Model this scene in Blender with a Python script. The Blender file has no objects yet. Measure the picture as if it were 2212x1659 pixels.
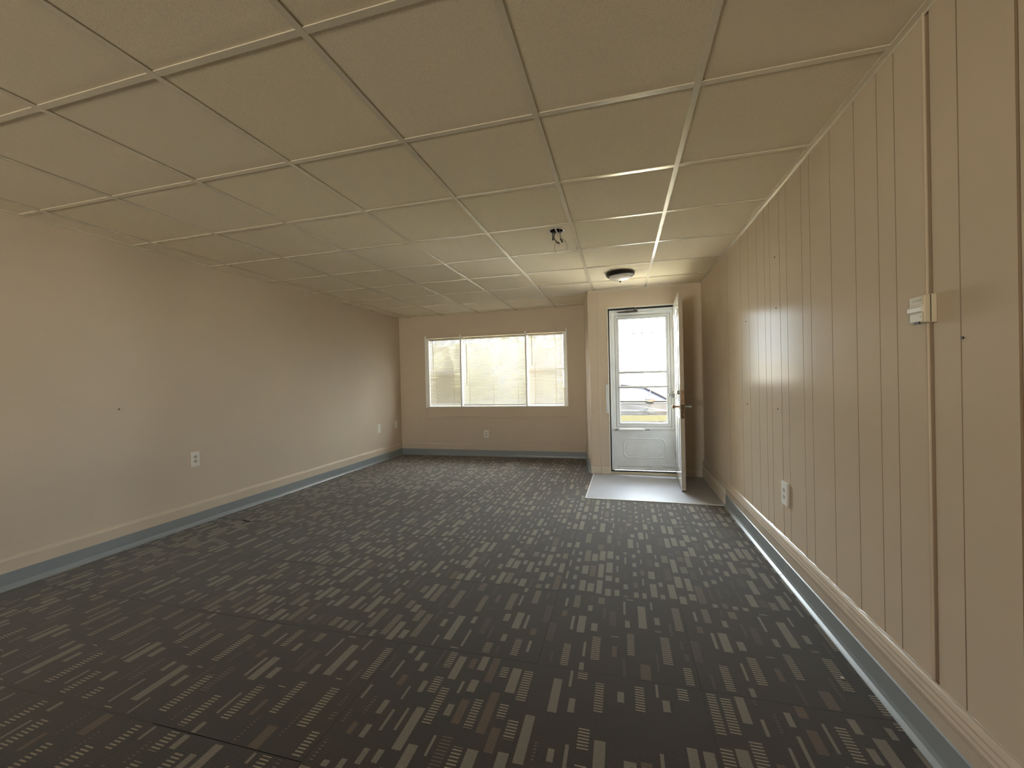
import bpy, bmesh, math, random
from mathutils import Vector, Matrix
random.seed(7)
SC = bpy.context.scene
COL = SC.collection
PI = math.pi

# ------------------------------------------------------------------ camera, sky, sun, exposure
cam_data = bpy.data.cameras.new('camera')
cam_data.sensor_fit = 'HORIZONTAL'; cam_data.sensor_width = 36.0
cam_data.lens = 36.0 * 885.32 / 2212.0
cam_data.clip_start = 0.02; cam_data.clip_end = 300
cam = bpy.data.objects.new('camera', cam_data); COL.objects.link(cam)
R_ = Vector((0.9658, 0.25827, -0.02292)); U_ = Vector((0.02051, 0.01202, 0.99972)); F_ = Vector((-0.25847, 0.966, -0.00631))
cam.matrix_world = Matrix(((R_.x, U_.x, -F_.x, 0.0), (R_.y, U_.y, -F_.y, 0.0), (R_.z, U_.z, -F_.z, 1.1734), (0, 0, 0, 1)))
SC.camera = cam

world = bpy.data.worlds.new('sky'); SC.world = world; world.use_nodes = True
wn = world.node_tree; wn.nodes.clear()
wo = wn.nodes.new('ShaderNodeOutputWorld'); wb = wn.nodes.new('ShaderNodeBackground')
wb.inputs['Strength'].default_value = 6.8
wtc = wn.nodes.new('ShaderNodeTexCoord'); wsp = wn.nodes.new('ShaderNodeSeparateXYZ'); wrp = wn.nodes.new('ShaderNodeValToRGB')
wmr = wn.nodes.new('ShaderNodeMapRange'); wmr.inputs[1].default_value = -0.2; wmr.inputs[2].default_value = 0.5
wn.links.new(wtc.outputs['Generated'], wsp.inputs[0]); wn.links.new(wsp.outputs[2], wmr.inputs[0]); wn.links.new(wmr.outputs[0], wrp.inputs[0])
e_ = wrp.color_ramp.elements; e_[0].position = 0.27; e_[0].color = (1.50, 1.40, 1.18, 1); e_[1].position = 0.36; e_[1].color = (0.84, 0.93, 1.0, 1)   # sunlit ground below the horizon, hazy sky above
wn.links.new(wrp.outputs[0], wb.inputs['Color']); wn.links.new(wb.outputs[0], wo.inputs[0])

sun_d = bpy.data.lights.new('sun', 'SUN'); sun_d.energy = 22.0; sun_d.angle = 0.01; sun_d.color = (1.0, 0.95, 0.86)
sun = bpy.data.objects.new('sun', sun_d); COL.objects.link(sun)
sun.rotation_euler = Vector((-0.5, 0.15, -0.85)).to_track_quat('-Z', 'Y').to_euler()   # shines over the roof, away from the house

SC.view_settings.view_transform = 'Standard'; SC.view_settings.look = 'None'
SC.view_settings.gamma = 1; SC.view_settings.use_curve_mapping = False
SC.view_settings.exposure = 2.7
SC.cycles.max_bounces = 10; SC.cycles.diffuse_bounces = 7; SC.cycles.glossy_bounces = 4
SC.cycles.transmission_bounces = 6; SC.cycles.transparent_max_bounces = 12
SC.cycles.sample_clamp_indirect = 8.0; SC.cycles.caustics_reflective = False; SC.cycles.caustics_refractive = False

def portal(loc, rot, sx, sy):
    d = bpy.data.lights.new('sky_portal', 'AREA'); d.shape = 'RECTANGLE'; d.size = sx; d.size_y = sy
    d.cycles.is_portal = True
    o = bpy.data.objects.new('sky_portal', d); COL.objects.link(o); o.location = loc; o.rotation_euler = rot
portal((0.25, 5.30, 1.27), (-PI/2, 0, 0), 0.60, 1.32)
portal((-1.94, 6.30, 1.36), (-PI/2, 0, 0), 2.30, 1.15)
FILL_W = (-2.9, -1.90, 0.40, 1.40)     # unseen rear window added for fill light: x0, x1, z0, z1
portal(((FILL_W[0]+FILL_W[1])/2, -4.77, (FILL_W[2]+FILL_W[3])/2), (PI/2, 0, 0), FILL_W[1]-FILL_W[0], FILL_W[3]-FILL_W[2])

# ------------------------------------------------------------------ room numbers (metres)
H = 2.268; XL = -3.579; XR = 0.911; Y1 = 5.180; Y2 = 6.149; XS1 = -0.378; XS2 = -0.519; YB = -4.60
GX = [-3.374, -2.767, -2.151, -1.551, -0.933, -0.320, 0.297]
GY = [1.069 + 0.6055*(k-9) for k in range(18)]

# ------------------------------------------------------------------ materials
def nodes(name):
    m = bpy.data.materials.new(name); m.use_nodes = True
    nt = m.node_tree; b = nt.nodes['Principled BSDF']
    return m, nt, b
def lnk(nt, a, b): nt.links.new(a, b)
def val(nt, op, a, b=None, c=None):
    n = nt.nodes.new('ShaderNodeMath'); n.operation = op
    for i, v in enumerate((a, b, c)):
        if v is None: continue
        if isinstance(v, (int, float)): n.inputs[i].default_value = v
        else: lnk(nt, v, n.inputs[i])
    return n.outputs[0]
def pos(nt):
    g = nt.nodes.new('ShaderNodeNewGeometry'); return g.outputs['Position']
def noise(nt, scale, detail=3, rough=0.5, vec=None):
    n = nt.nodes.new('ShaderNodeTexNoise'); n.inputs['Scale'].default_value = scale
    n.inputs['Detail'].default_value = detail; n.inputs['Roughness'].default_value = rough
    lnk(nt, vec if vec is not None else pos(nt), n.inputs['Vector']); return n
def mixc(nt, fac, c0, c1):
    n = nt.nodes.new('ShaderNodeMix'); n.data_type = 'RGBA'
    ins = [i for i in n.inputs if i.enabled]
    if isinstance(fac, (int, float)): n.inputs[0].default_value = fac
    else: lnk(nt, fac, n.inputs[0])
    for idx, c in ((6, c0), (7, c1)):
        if isinstance(c, tuple): n.inputs[idx].default_value = (*c[:3], 1)
        else: lnk(nt, c, n.inputs[idx])
    return n.outputs[2]
def ramp01(nt, x, lo, hi):
    n = nt.nodes.new('ShaderNodeMapRange'); lnk(nt, x, n.inputs[0])
    n.inputs[1].default_value = lo; n.inputs[2].default_value = hi; return n.outputs[0]
def bump(nt, b, h, strength=0.3, dist=0.001):
    n = nt.nodes.new('ShaderNodeBump'); n.inputs['Strength'].default_value = strength; n.inputs['Distance'].default_value = dist
    lnk(nt, h, n.inputs['Height']); lnk(nt, n.outputs[0], b.inputs['Normal'])
def mat(name, col, rough=0.6, metal=0.0, spec=0.5, var=0.06, nscale=6.0, bmp=0.0, bscale=150, bdist=0.0006):
    m, nt, b = nodes(name)
    c1 = tuple(max(0, v*(1-var)) for v in col); c2 = tuple(min(1, v*(1+var)) for v in col)
    n = noise(nt, nscale); lnk(nt, mixc(nt, ramp01(nt, n.outputs[0], 0.35, 0.65), c1, c2), b.inputs['Base Color'])
    b.inputs['Roughness'].default_value = rough; b.inputs['Metallic'].default_value = metal
    b.inputs['Specular IOR Level'].default_value = spec
    if bmp > 0:
        n2 = noise(nt, bscale, 2); bump(nt, b, n2.outputs[0], bmp, bdist)
    return m
WALLC = (0.615, 0.525, 0.42)
M = {}
M['wall'] = mat('painted_wall', WALLC, 0.55, spec=0.4, var=0.03, nscale=1.3, bmp=0.35, bscale=220)
def panel_mat():
    m = mat('semi_gloss_panelling', (0.60, 0.512, 0.40), 0.6, spec=0.0, var=0.03, nscale=1.5)
    nt = m.node_tree; b = nt.nodes['Principled BSDF']; o = nt.nodes['Material Output']
    g = nt.nodes.new('ShaderNodeBsdfGlossy'); g.inputs['Roughness'].default_value = 0.20; g.inputs['Color'].default_value = (1, 1, 1, 1)
    n2 = noise(nt, 30, 2); bp = nt.nodes.new('ShaderNodeBump'); bp.inputs['Strength'].default_value = 0.12; bp.inputs['Distance'].default_value = 0.001
    lnk(nt, n2.outputs[0], bp.inputs['Height']); lnk(nt, bp.outputs[0], g.inputs['Normal'])
    mx = nt.nodes.new('ShaderNodeMixShader'); mx.inputs[0].default_value = 0.016
    lnk(nt, b.outputs[0], mx.inputs[1]); lnk(nt, g.outputs[0], mx.inputs[2]); lnk(nt, mx.outputs[0], o.inputs[0])
    return m
M['panel'] = panel_mat()
M['trim'] = mat('gloss_trim_paint', (0.60, 0.51, 0.41), 0.22, spec=0.6, var=0.03, nscale=4, bmp=0.12, bscale=25, bdist=0.002)
M['cream'] = mat('cream_paint', (0.66, 0.60, 0.49), 0.35, var=0.03)
M['groove'] = mat('brown_groove', (0.26, 0.18, 0.115), 0.6)  # darker brown inside the panelling grooves and seams
M['cove'] = mat('grey_vinyl_cove', (0.27, 0.30, 0.315), 0.35, spec=0.5, var=0.03, nscale=3)
M['tbar'] = mat('enamel_grid_metal', (0.76, 0.70, 0.58), 0.24, metal=0.12, spec=0.8, var=0.02)
M['tbar_shadow'] = mat('grid_edge', (0.28, 0.23, 0.16), 0.8)
def tile_mat():
    m, nt, b = nodes('ceiling_tile')
    p = pos(nt)
    fine = noise(nt, 420, 2, 0.6, p); med = noise(nt, 2.2, 2, 0.5, p)
    wnz = nt.nodes.new('ShaderNodeTexWhiteNoise'); wnz.noise_dimensions = '2D'
    sc = nt.nodes.new('ShaderNodeVectorMath'); sc.operation = 'MULTIPLY_ADD'
    sc.inputs[1].default_value = (1/0.612, 1/0.6055, 0); sc.inputs[2].default_value = (0.524, 0.234, 0)
    lnk(nt, p, sc.inputs[0]); fl = nt.nodes.new('ShaderNodeVectorMath'); fl.operation = 'FLOOR'
    lnk(nt, sc.outputs[0], fl.inputs[0]); lnk(nt, fl.outputs[0], wnz.inputs['Vector'])
    base = mixc(nt, wnz.outputs['Value'], (0.80, 0.725, 0.565), (0.81, 0.73, 0.60))
    c = mixc(nt, ramp01(nt, fine.outputs[0], 0.45, 0.8), base, (0.54, 0.47, 0.35))
    lnk(nt, c, b.inputs['Base Color']); b.inputs['Roughness'].default_value = 0.95
    b.inputs['Specular IOR Level'].default_value = 0.2
    bump(nt, b, fine.outputs[0], 0.5, 0.0008)
    return m
M['tile'] = tile_mat()
def carpet_mat(kind):
    m, nt, b = nodes('carpet_' + kind)
    p = pos(nt); s = nt.nodes.new('ShaderNodeSeparateXYZ'); lnk(nt, p, s.inputs[0])
    wob = noise(nt, 9, 1, 0.5, p)
    y = val(nt, 'ADD', s.outputs[1], val(nt, 'MULTIPLY', wob.outputs[0], 0.003))
    def rib(period):
        return val(nt, 'MULTIPLY_ADD', val(nt, 'SINE', val(nt, 'MULTIPLY', y, 2*PI/period)), 0.5, 0.5)
    r1 = rib(0.0062); r2 = rib(0.0124)
    fz = noise(nt, 900, 2, 0.6, p); blot = noise(nt, 1.7, 3, 0.55, p)
    tint = mixc(nt, ramp01(nt, blot.outputs[0], 0.4, 0.62), (0.0593, 0.0381, 0.0231), (0.0527, 0.0415, 0.0287))
    dark = mixc(nt, 0.42, tint, (0.0205, 0.0169, 0.0134))
    if kind == 'base':
        c = mixc(nt, ramp01(nt, r1, 0.15, 0.8), dark, tint)
    elif kind == 'solid':
        c = mixc(nt, ramp01(nt, r1, 0.0, 0.5), (0.1339, 0.1147, 0.0863), (0.2736, 0.2409, 0.1825))
    elif kind == 'ribbed':
        c = mixc(nt, ramp01(nt, r2, 0.45, 0.75), dark, (0.347, 0.2897, 0.2006))
    elif kind == 'faint':
        c = mixc(nt, ramp01(nt, r2, 0.4, 0.8), dark, (0.146, 0.1048, 0.0714))
    else:
        c = mixc(nt, ramp01(nt, r1, 0.0, 0.5), (0.065, 0.0448, 0.0282), (0.1671, 0.1171, 0.0758))
    c2 = mixc(nt, ramp01(nt, fz.outputs[0], 0.3, 0.75), c, mixc(nt, 0.6, c, (0.0076, 0.006, 0.0042)))
    lnk(nt, c2, b.inputs['Base Color']); b.inputs['Roughness'].default_value = 0.92
    b.inputs['Specular IOR Level'].default_value = 0.25
    b.inputs['Sheen Weight'].default_value = 0.25; b.inputs['Sheen Roughness'].default_value = 0.5
    bump(nt, b, r1, 0.3, 0.0012)
    return m
CARPET = [carpet_mat(k) for k in ('base', 'solid', 'ribbed', 'faint', 'brown')]
M['seam'] = mat('carpet_seam', (0.010, 0.008, 0.006), 0.95, spec=0.1)
M['lino'] = mat('white_sheet_vinyl', (0.38, 0.39, 0.435), 0.38, spec=0.5, var=0.03, nscale=5, bmp=0.15, bscale=18, bdist=0.002)
M['white'] = mat('white_enamel', (0.72, 0.735, 0.72), 0.32, spec=0.5, var=0.03, nscale=4)
M['storm'] = mat('storm_door_aluminium', (0.74, 0.785, 0.82), 0.4, spec=0.5, var=0.05, nscale=5, bmp=0.08, bscale=60)
M['rail'] = mat('grey_sash_rail', (0.48, 0.49, 0.50), 0.4, var=0.03)
M['gasket'] = mat('grey_gasket', (0.24, 0.25, 0.24), 0.7)
M['leaf'] = mat('glossy_door_paint', (0.80, 0.83, 0.88), 0.15, spec=0.6, var=0.02, bmp=0.15, bscale=14, bdist=0.003)
M['leaf_edge'] = mat('beige_door_edge', (0.50, 0.44, 0.36), 0.5, var=0.04)
M['black'] = mat('black_rubber', (0.012, 0.011, 0.011), 0.6)
M['closer'] = mat('dark_closer_metal', (0.10, 0.09, 0.09), 0.4, metal=0.5)
M['steel'] = mat('brushed_steel', (0.55, 0.55, 0.54), 0.3, metal=0.9)
M['nickel'] = mat('dark_nickel', (0.22, 0.23, 0.22), 0.3, metal=0.8)
M['brass'] = mat('worn_brass', (0.30, 0.20, 0.125), 0.35, metal=0.85, var=0.3, nscale=25)
M['brass_dark'] = mat('tarnished_brass', (0.14, 0.09, 0.05), 0.45, metal=0.7, var=0.4, nscale=40)
M['plate'] = mat('white_wall_plate', (0.80, 0.78, 0.72), 0.3, spec=0.5, var=0.01)
M['slot'] = mat('outlet_slot', (0.05, 0.045, 0.04), 0.6)
M['recept'] = mat('outlet_receptacle', (0.55, 0.52, 0.47), 0.4)
M['sensor'] = mat('ivory_plastic', (0.62, 0.56, 0.43), 0.28, spec=0.5, var=0.01)
M['sensor_dark'] = mat('beige_plastic_shade', (0.42, 0.36, 0.26), 0.4)
M['bronze'] = mat('oil_rubbed_bronze', (0.022, 0.018, 0.016), 0.32, metal=0.6)
M['wire'] = mat('black_wire', (0.02, 0.015, 0.012), 0.5)
M['wire_thin'] = mat('thin_grey_wire', (0.16, 0.13, 0.10), 0.5)
M['hole'] = mat('box_inside', (0.015, 0.013, 0.012), 0.8)
M['vinyl_white'] = mat('white_window_vinyl', (0.90, 0.92, 0.90), 0.3, var=0.02)
def alabaster():
    m, nt, b = nodes('alabaster_glass')
    n = noise(nt, 14, 4, 0.6); lnk(nt, mixc(nt, ramp01(nt, n.outputs[0], 0.35, 0.7), (0.90, 0.88, 0.83), (0.74, 0.72, 0.66)), b.inputs['Base Color'])
    b.inputs['Roughness'].default_value = 0.25; b.inputs['Subsurface Weight'].default_value = 0.3; b.inputs['Subsurface Radius'].default_value = (0.02, 0.02, 0.02)
    return m
M['alabaster'] = alabaster()
def glass(name, tint=(1, 1, 1), gloss=0.08):
    m = bpy.data.materials.new(name); m.use_nodes = True; nt = m.node_tree; nt.nodes.clear()
    o = nt.nodes.new('ShaderNodeOutputMaterial'); mx = nt.nodes.new('ShaderNodeMixShader')
    t = nt.nodes.new('ShaderNodeBsdfTransparent'); t.inputs[0].default_value = (*tint, 1)
    g = nt.nodes.new('ShaderNodeBsdfGlossy'); g.inputs['Roughness'].default_value = 0.03
    lw = nt.nodes.new('ShaderNodeLayerWeight'); lw.inputs[0].default_value = 0.2
    k = val(nt, 'MULTIPLY_ADD', lw.outputs['Fresnel'], 0.5, gloss*0.3)
    lnk(nt, k, mx.inputs[0]); lnk(nt, t.outputs[0], mx.inputs[1]); lnk(nt, g.outputs[0], mx.inputs[2]); lnk(nt, mx.outputs[0], o.inputs[0])
    return m
M['glass'] = glass('clear_pane', (0.97, 0.985, 0.98))
M['warm_glass'] = glass('fill_pane', (0.97, 0.96, 0.93), 0.03)
M['tinted'] = glass('old_picture_pane', (0.86, 0.86, 0.84))
M['screened'] = glass('pane_behind_insect_screen', (0.74, 0.72, 0.70))
def slat_mat():
    m = bpy.data.materials.new('blind_slat_vinyl'); m.use_nodes = True; nt = m.node_tree; nt.nodes.clear()
    o = nt.nodes.new('ShaderNodeOutputMaterial'); mx = nt.nodes.new('ShaderNodeMixShader'); mx.inputs[0].default_value = 0.26
    d = nt.nodes.new('ShaderNodeBsdfDiffuse'); t = nt.nodes.new('ShaderNodeBsdfTranslucent')
    n = noise(nt, 3.0); c = mixc(nt, n.outputs[0], (0.57, 0.535, 0.49), (0.61, 0.575, 0.53))
    lnk(nt, c, d.inputs[0]); lnk(nt, c, t.inputs[0])
    lnk(nt, d.outputs[0], mx.inputs[1]); lnk(nt, t.outputs[0], mx.inputs[2]); lnk(nt, mx.outputs[0], o.inputs[0])
    return m
M['slat'] = slat_mat()
def cord_mat():
    m = M['slat'].copy(); m.name = 'blind_cord'
    for n in m.node_tree.nodes:
        if n.type == 'MIX_SHADER': n.inputs[0].default_value = 0.85
    return m
M['cord'] = cord_mat()
M['wand'] = mat('clear_brown_wand', (0.30, 0.25, 0.20), 0.25)
M['car'] = mat('silver_car_paint', (0.022, 0.022, 0.024), 0.15, spec=0.5, var=0.01)
M['car_glass'] = mat('car_window_glass', (0.022, 0.023, 0.036), 0.08, spec=0.07, var=0.01)
M['car_trim'] = mat('car_trim_dark', (0.006, 0.006, 0.007), 0.4)
M['car_pillar'] = mat('car_pillar_paint', (0.010, 0.010, 0.014), 0.3)
M['tyre'] = mat('tyre_rubber', (0.02, 0.02, 0.02), 0.8)
M['rim'] = mat('alloy_rim', (0.4, 0.4, 0.42), 0.3, metal=0.8)
M['lens_glint_red'] = mat('red_lens_and_glint', (0.20, 0.02, 0.012), 0.2)  # tail light lenses, and the reflection painted on the mirror
M['grass'] = mat('dry_lawn', (0.26, 0.23, 0.075), 0.9, var=0.3, nscale=30)
M['added_hedge'] = mat('hedge_leaves', (0.15, 0.16, 0.07), 0.8, var=0.5, nscale=9)
M['concrete'] = mat('concrete', (0.45, 0.43, 0.40), 0.85, var=0.1, nscale=8)
M['siding'] = mat('exterior_brick', (0.30, 0.17, 0.13), 0.8)

# ------------------------------------------------------------------ mesh helpers
class MB:
    def __init__(s): s.v = []; s.f = []; s.mi = []
    def quad(s, a, b, c, d, mi=0):
        n = len(s.v); s.v += [Vector(a), Vector(b), Vector(c), Vector(d)]; s.f.append((n, n+1, n+2, n+3)); s.mi.append(mi)
    def box(s, x0, x1, y0, y1, z0, z1, mi=0, T=None):
        n = len(s.v)
        pts = [Vector((x, y, z)) for z in (z0, z1) for x, y in ((x0, y0), (x1, y0), (x1, y1), (x0, y1))]
        if T: pts = [T(p) for p in pts]
        s.v += pts
        for f in ((0, 3, 2, 1), (4, 5, 6, 7), (0, 1, 5, 4), (1, 2, 6, 5), (2, 3, 7, 6), (3, 0, 4, 7)):
            s.f.append(tuple(n+i for i in f)); s.mi.append(mi)
    def prism(s, prof, a, b, mi=0):
        """prof: list of 3-vectors (closed ring) swept from offset a to offset b (vectors)."""
        n = len(s.v); k = len(prof)
        s.v += [Vector(p)+Vector(a) for p in prof] + [Vector(p)+Vector(b) for p in prof]
        for i in range(k):
            j = (i+1) % k; s.f.append((n+i, n+j, n+k+j, n+k+i)); s.mi.append(mi)
        s.f.append(tuple(n+i for i in reversed(range(k)))); s.mi.append(mi)
        s.f.append(tuple(n+k+i for i in range(k))); s.mi.append(mi)
    def lathe(s, c, prof, seg=32, ax='Z', mi=0, T=None, caps=True):
        """prof: list of (r, h) along the axis."""
        n = len(s.v)
        for r, h in prof:
            for i in range(seg):
                a = 2*PI*i/seg; p = (r*math.cos(a), r*math.sin(a), h)
                if ax == 'X': p = (p[2], p[0], p[1])
                if ax == 'Y': p = (p[0], p[2], p[1])
                q = Vector(p)+Vector(c); s.v.append(T(q) if T else q)
        for k in range(len(prof)-1):
            for i in range(seg):
                j = (i+1) % seg
                s.f.append((n+k*seg+i, n+k*seg+j, n+(k+1)*seg+j, n+(k+1)*seg+i)); s.mi.append(mi)
        if caps:
            s.f.append(tuple(n+i for i in reversed(range(seg)))); s.mi.append(mi)
            m0 = n+(len(prof)-1)*seg; s.f.append(tuple(m0+i for i in range(seg))); s.mi.append(mi)
    def tube(s, pts, r, seg=8, mi=0, T=None):
        pts = [Vector(p) for p in pts]
        if T: pts = [T(p) for p in pts]
        rr = r if isinstance(r, (list, tuple)) else [r]*len(pts); n = len(s.v)
        for k, p in enumerate(pts):
            d = (pts[min(k+1, len(pts)-1)]-pts[max(k-1, 0)]).normalized()
            u = d.cross(Vector((0.31, 0.2, 0.93)))
            if u.length < 1e-3: u = d.cross(Vector((1, 0, 0)))
            u.normalize(); w = d.cross(u)
            for i in range(seg):
                a = 2*PI*i/seg; s.v.append(p+(u*math.cos(a)+w*math.sin(a))*rr[k])
        for k in range(len(pts)-1):
            for i in range(seg):
                j = (i+1) % seg; s.f.append((n+k*seg+i, n+k*seg+j, n+(k+1)*seg+j, n+(k+1)*seg+i)); s.mi.append(mi)
        s.f.append(tuple(n+i for i in reversed(range(seg)))); s.mi.append(mi)
        m0 = n+(len(pts)-1)*seg; s.f.append(tuple(m0+i for i in range(seg))); s.mi.append(mi)
    def build(s, name, mats, parent=None, bevel=0, smooth=False, kind=None, origin=None):
        if not isinstance(mats, (list, tuple)): mats = [mats]
        off = Vector((0, 0, 0)); p = parent
        while p is not None: off += p.location; p = p.parent
        loc = Vector(origin)-off if origin is not None else Vector((0, 0, 0))
        off = off+loc
        me = bpy.data.meshes.new(name); me.from_pydata([tuple(v-off) for v in s.v], [], s.f)
        for m in mats: me.materials.append(m)
        me.polygons.foreach_set('material_index', s.mi)
        bm = bmesh.new(); bm.from_mesh(me); bmesh.ops.recalc_face_normals(bm, faces=bm.faces); bm.to_mesh(me); bm.free()
        if smooth:
            me.polygons.foreach_set('use_smooth', [True]*len(me.polygons))
        o = bpy.data.objects.new(name, me); COL.objects.link(o); o.location = loc
        if parent is not None: o.parent = parent
        if kind: o['kind'] = kind
        if bevel:
            b = o.modifiers.new('bevel', 'BEVEL'); b.width = bevel; b.segments = 2; b.limit_method = 'ANGLE'; b.angle_limit = 0.6
        if smooth:
            w = o.modifiers.new('split', 'EDGE_SPLIT'); w.split_angle = 0.7
        me.update()
        return o
def tag(o, label=None, cat=None, group=None, kind=None):
    if label: o['label'] = label
    if cat: o['category'] = cat
    if group: o['group'] = group
    if kind: o['kind'] = kind
    return o
def empty(name, loc):
    o = bpy.data.objects.new(name, None); COL.objects.link(o); o.location = loc; o.empty_display_size = 0.05; return o
def bx(name, b, m, parent=None, bevel=0, kind=None):
    q = MB(); q.box(*b); return q.build(name, m, parent, bevel, kind=kind)

# ------------------------------------------------------------------ walls
ZT = 2.45
# floor: carpet tiles with their woven blocks
fl = MB()
fl.quad((XL-0.1, YB-0.1, 0), (XR+0.1, YB-0.1, 0), (XR+0.1, Y2+0.1, 0), (XL-0.1, Y2+0.1, 0), 0)
TX, TY, PX, PY = -0.362, 1.655, 0.628, 0.605
A = '''R -.251 .031 2.116 2.235;T -.304 .013 2.118 2.197;F -.175 .010 2.184 2.238;R -.127 .034 2.174 2.24;S -.179 .023 2.097 2.150
F -.107 .014 2.046 2.143;B -.301 .026 2.025 2.075;T -.253 .014 1.922 2.035;S -.210 .036 1.909 2.045;S -.149 .029 1.933 1.995
F -.066 .031 1.988 2.121;T -.010 .011 2.101 2.224;S .003 .022 1.993 2.050;S .073 .037 2.002 2.195;R .018 .037 2.237 2.249
T .123 .010 2.171 2.246;S .141 .024 2.045 2.106;F .197 .013 1.971 2.070;R .237 .035 2.020 2.213;R .140 .029 1.986 1.998
R -.133 .036 1.733 1.895;R -.054 .032 1.906 1.913;B -.054 .020 1.769 1.842;R .015 .030 1.792 1.948;F -.014 .009 1.660 1.772
T -.181 .011 1.745 1.845;F -.342 .034 1.813 1.957;R -.255 .032 1.674 1.813;R .162 .037 1.767 1.951;F .120 .008 1.721 1.833
B .069 .039 1.660 1.749;R .231 .030 1.665 1.765;F .230 .010 1.880 1.943;F .240 .020 1.811 1.856;F -.312 .010 1.676 1.749;S -.183 .019 1.660 1.705'''
KIND = {'S': 1, 'T': 1, 'R': 2, 'F': 3, 'B': 4}
TA = []
for it in A.replace('\n', ';').split(';'):
    t, x, w, y0, y1 = it.split(); TA.append((KIND[t], float(x)-TX, float(w), float(y0)-TY, float(y1)-TY))
BL = [(-0.264, .033, 1.423, 1.590, 1), (-0.199, .023, 1.438, 1.503, 1), (-0.105, .032, 1.460, 1.603, 2), (-0.027, .024, 1.524, 1.576, 1),
      (0.041, .033, 1.495, 1.622, 2), (0.104, .009, 1.579, 1.644, 1), (0.195, .036, 1.579, 1.646, 2), (0.131, .025, 1.516, 1.570, 1),
      (-0.173, .038, 1.610, 1.650, 2), (-0.216, .011, 1.558, 1.648, 1)]
def gen_tile(rng):
    out = []; n = 13
    for i in range(n):
        x = 0.026 + (PX-0.05)*i/(n-1) + rng.uniform(-.004, .004); wide = i % 2 == rng.choice((0, 0, 0, 1)); y = rng.uniform(-0.03, 0.06)
        while y < PY-0.03:
            r = rng.random()
            if wide: L = rng.uniform(.06, .19); w = rng.uniform(.030, .038); k = 1 if r < .42 else 2 if r < .80 else 3 if r < .92 else 4
            elif r < .5: L = rng.uniform(.045, .065); w = rng.uniform(.020, .026); k = 1 if r < .42 else 4
            else: L = rng.uniform(.06, .12); w = rng.uniform(.009, .013); k = 1 if r < .75 else 3
            a = max(y, 0.006); b = min(y+L, PY-0.006)
            if b-a > .008: out.append((k, x, w, a, b))
            y += L+rng.uniform(.035, .10)
    return out
rng = random.Random(11)
def in_room(x0, x1, y0, y1):
    if x0 < XL+.01 or x1 > XR-.01 or y1 > Y2-.01: return False
    if y1 > 4.085 and x1 > -0.37: return False
    return y0 > YB
for i in range(-6, 3):
    for j in range(-11, 9):
        ox, oy = TX+i*PX, TY+j*PY
        if ox > XR or ox+PX < XL or oy > Y2: continue
        q = rng.random()
        if (i, j) == (0, 0): T = TA
        elif (i, j) == (0, -1):
            T = [(k, x-ox, w, a-oy, b-oy) for x, w, a, b, k in BL] + [t for t in gen_tile(rng) if t[4] < 1.42-oy]
        elif q < 0.35:
            fx, fy = rng.random() < .5, rng.random() < .5
            T = [(k, PX-x if fx else x, w, PY-b if fy else a, PY-a if fy else b) for k, x, w, a, b in TA]
        else: T = gen_tile(rng)
        for k, x, w, a, b in T:
            far = oy > 2.2
            kk = 1 if (far and k == 2 and rng.random() < .75) else k
            x0, x1, y0, y1 = ox+x-w/2, ox+x+w/2, oy+a, oy+b
            if in_room(x0, x1, y0, y1):
                z = 0.00018+0.00008*rng.random()
                fl.quad((x0, y0, z), (x1, y0, z), (x1, y1, z), (x0, y1, z), kk)
def seamq(x0, x1, y0, y1):
    fl.quad((x0, y0, 0.0001), (x1, y0, 0.0001), (x1, y1, 0.0001), (x0, y1, 0.0001), 5)
for j in range(-10, 8):
    y = TY+j*PY
    for i in range(-6, 3):
        x0 = max(TX+i*PX, XL); x1 = min(x0+PX, XR)
        if y > 4.08 and x1 > -0.36: continue
        if x1 > x0 and y < Y2:
            w = rng.choice((.0003, .0005, .0008, .0014, .0028)); o = rng.uniform(-.004, .004)
            seamq(x0, x1, y-w/2+o, y+w/2+o)
for i in range(-5, 3):
    x = TX+i*PX
    for j in range(-10, 8):
        y0 = TY+j*PY
        if y0+PY > 4.1 and x > -0.37: continue
        w = rng.choice((.0003, .0005, .0012)); seamq(x-w/2, x+w/2, max(y0, YB), min(y0+PY, Y2))
fl.quad((-3.29, 2.888, .0004), (-3.20, 2.868, .0004), (-3.12, 2.843, .0004), (-3.22, 2.850, .0004), 5)   # dark smudge by the left wall
floor = fl.build('floor', CARPET+[M['seam']], kind='structure')
sub = bx('floor', (XL-.3, XR+.3, YB-.3, Y2+.3, -0.30, -0.02), M['concrete'], kind='structure')
# foyer vinyl
v = MB(); v.prism([(-0.366, 4.095, 0), (XR, 4.082, 0), (XR, Y1+.13, 0), (-0.366, Y1+.13, 0)], (0, 0, 0.0), (0, 0, 0.008))
v.build('floor', M['lino'], kind='structure')
v = MB(); v.prism([(-0.372, 4.088, 0), (-0.362, 4.088, 0), (-0.350, 5.18, 0), (-0.36, 5.18, 0)], (0, 0, 0), (0, 0, 0.010))
v.prism([(-0.372, 4.080, 0), (XR, 4.068, 0), (XR, 4.080, 0), (-0.372, 4.092, 0)], (0, 0, 0), (0, 0, 0.009))
v.build('trim_1', M['white'], kind='structure')

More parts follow.
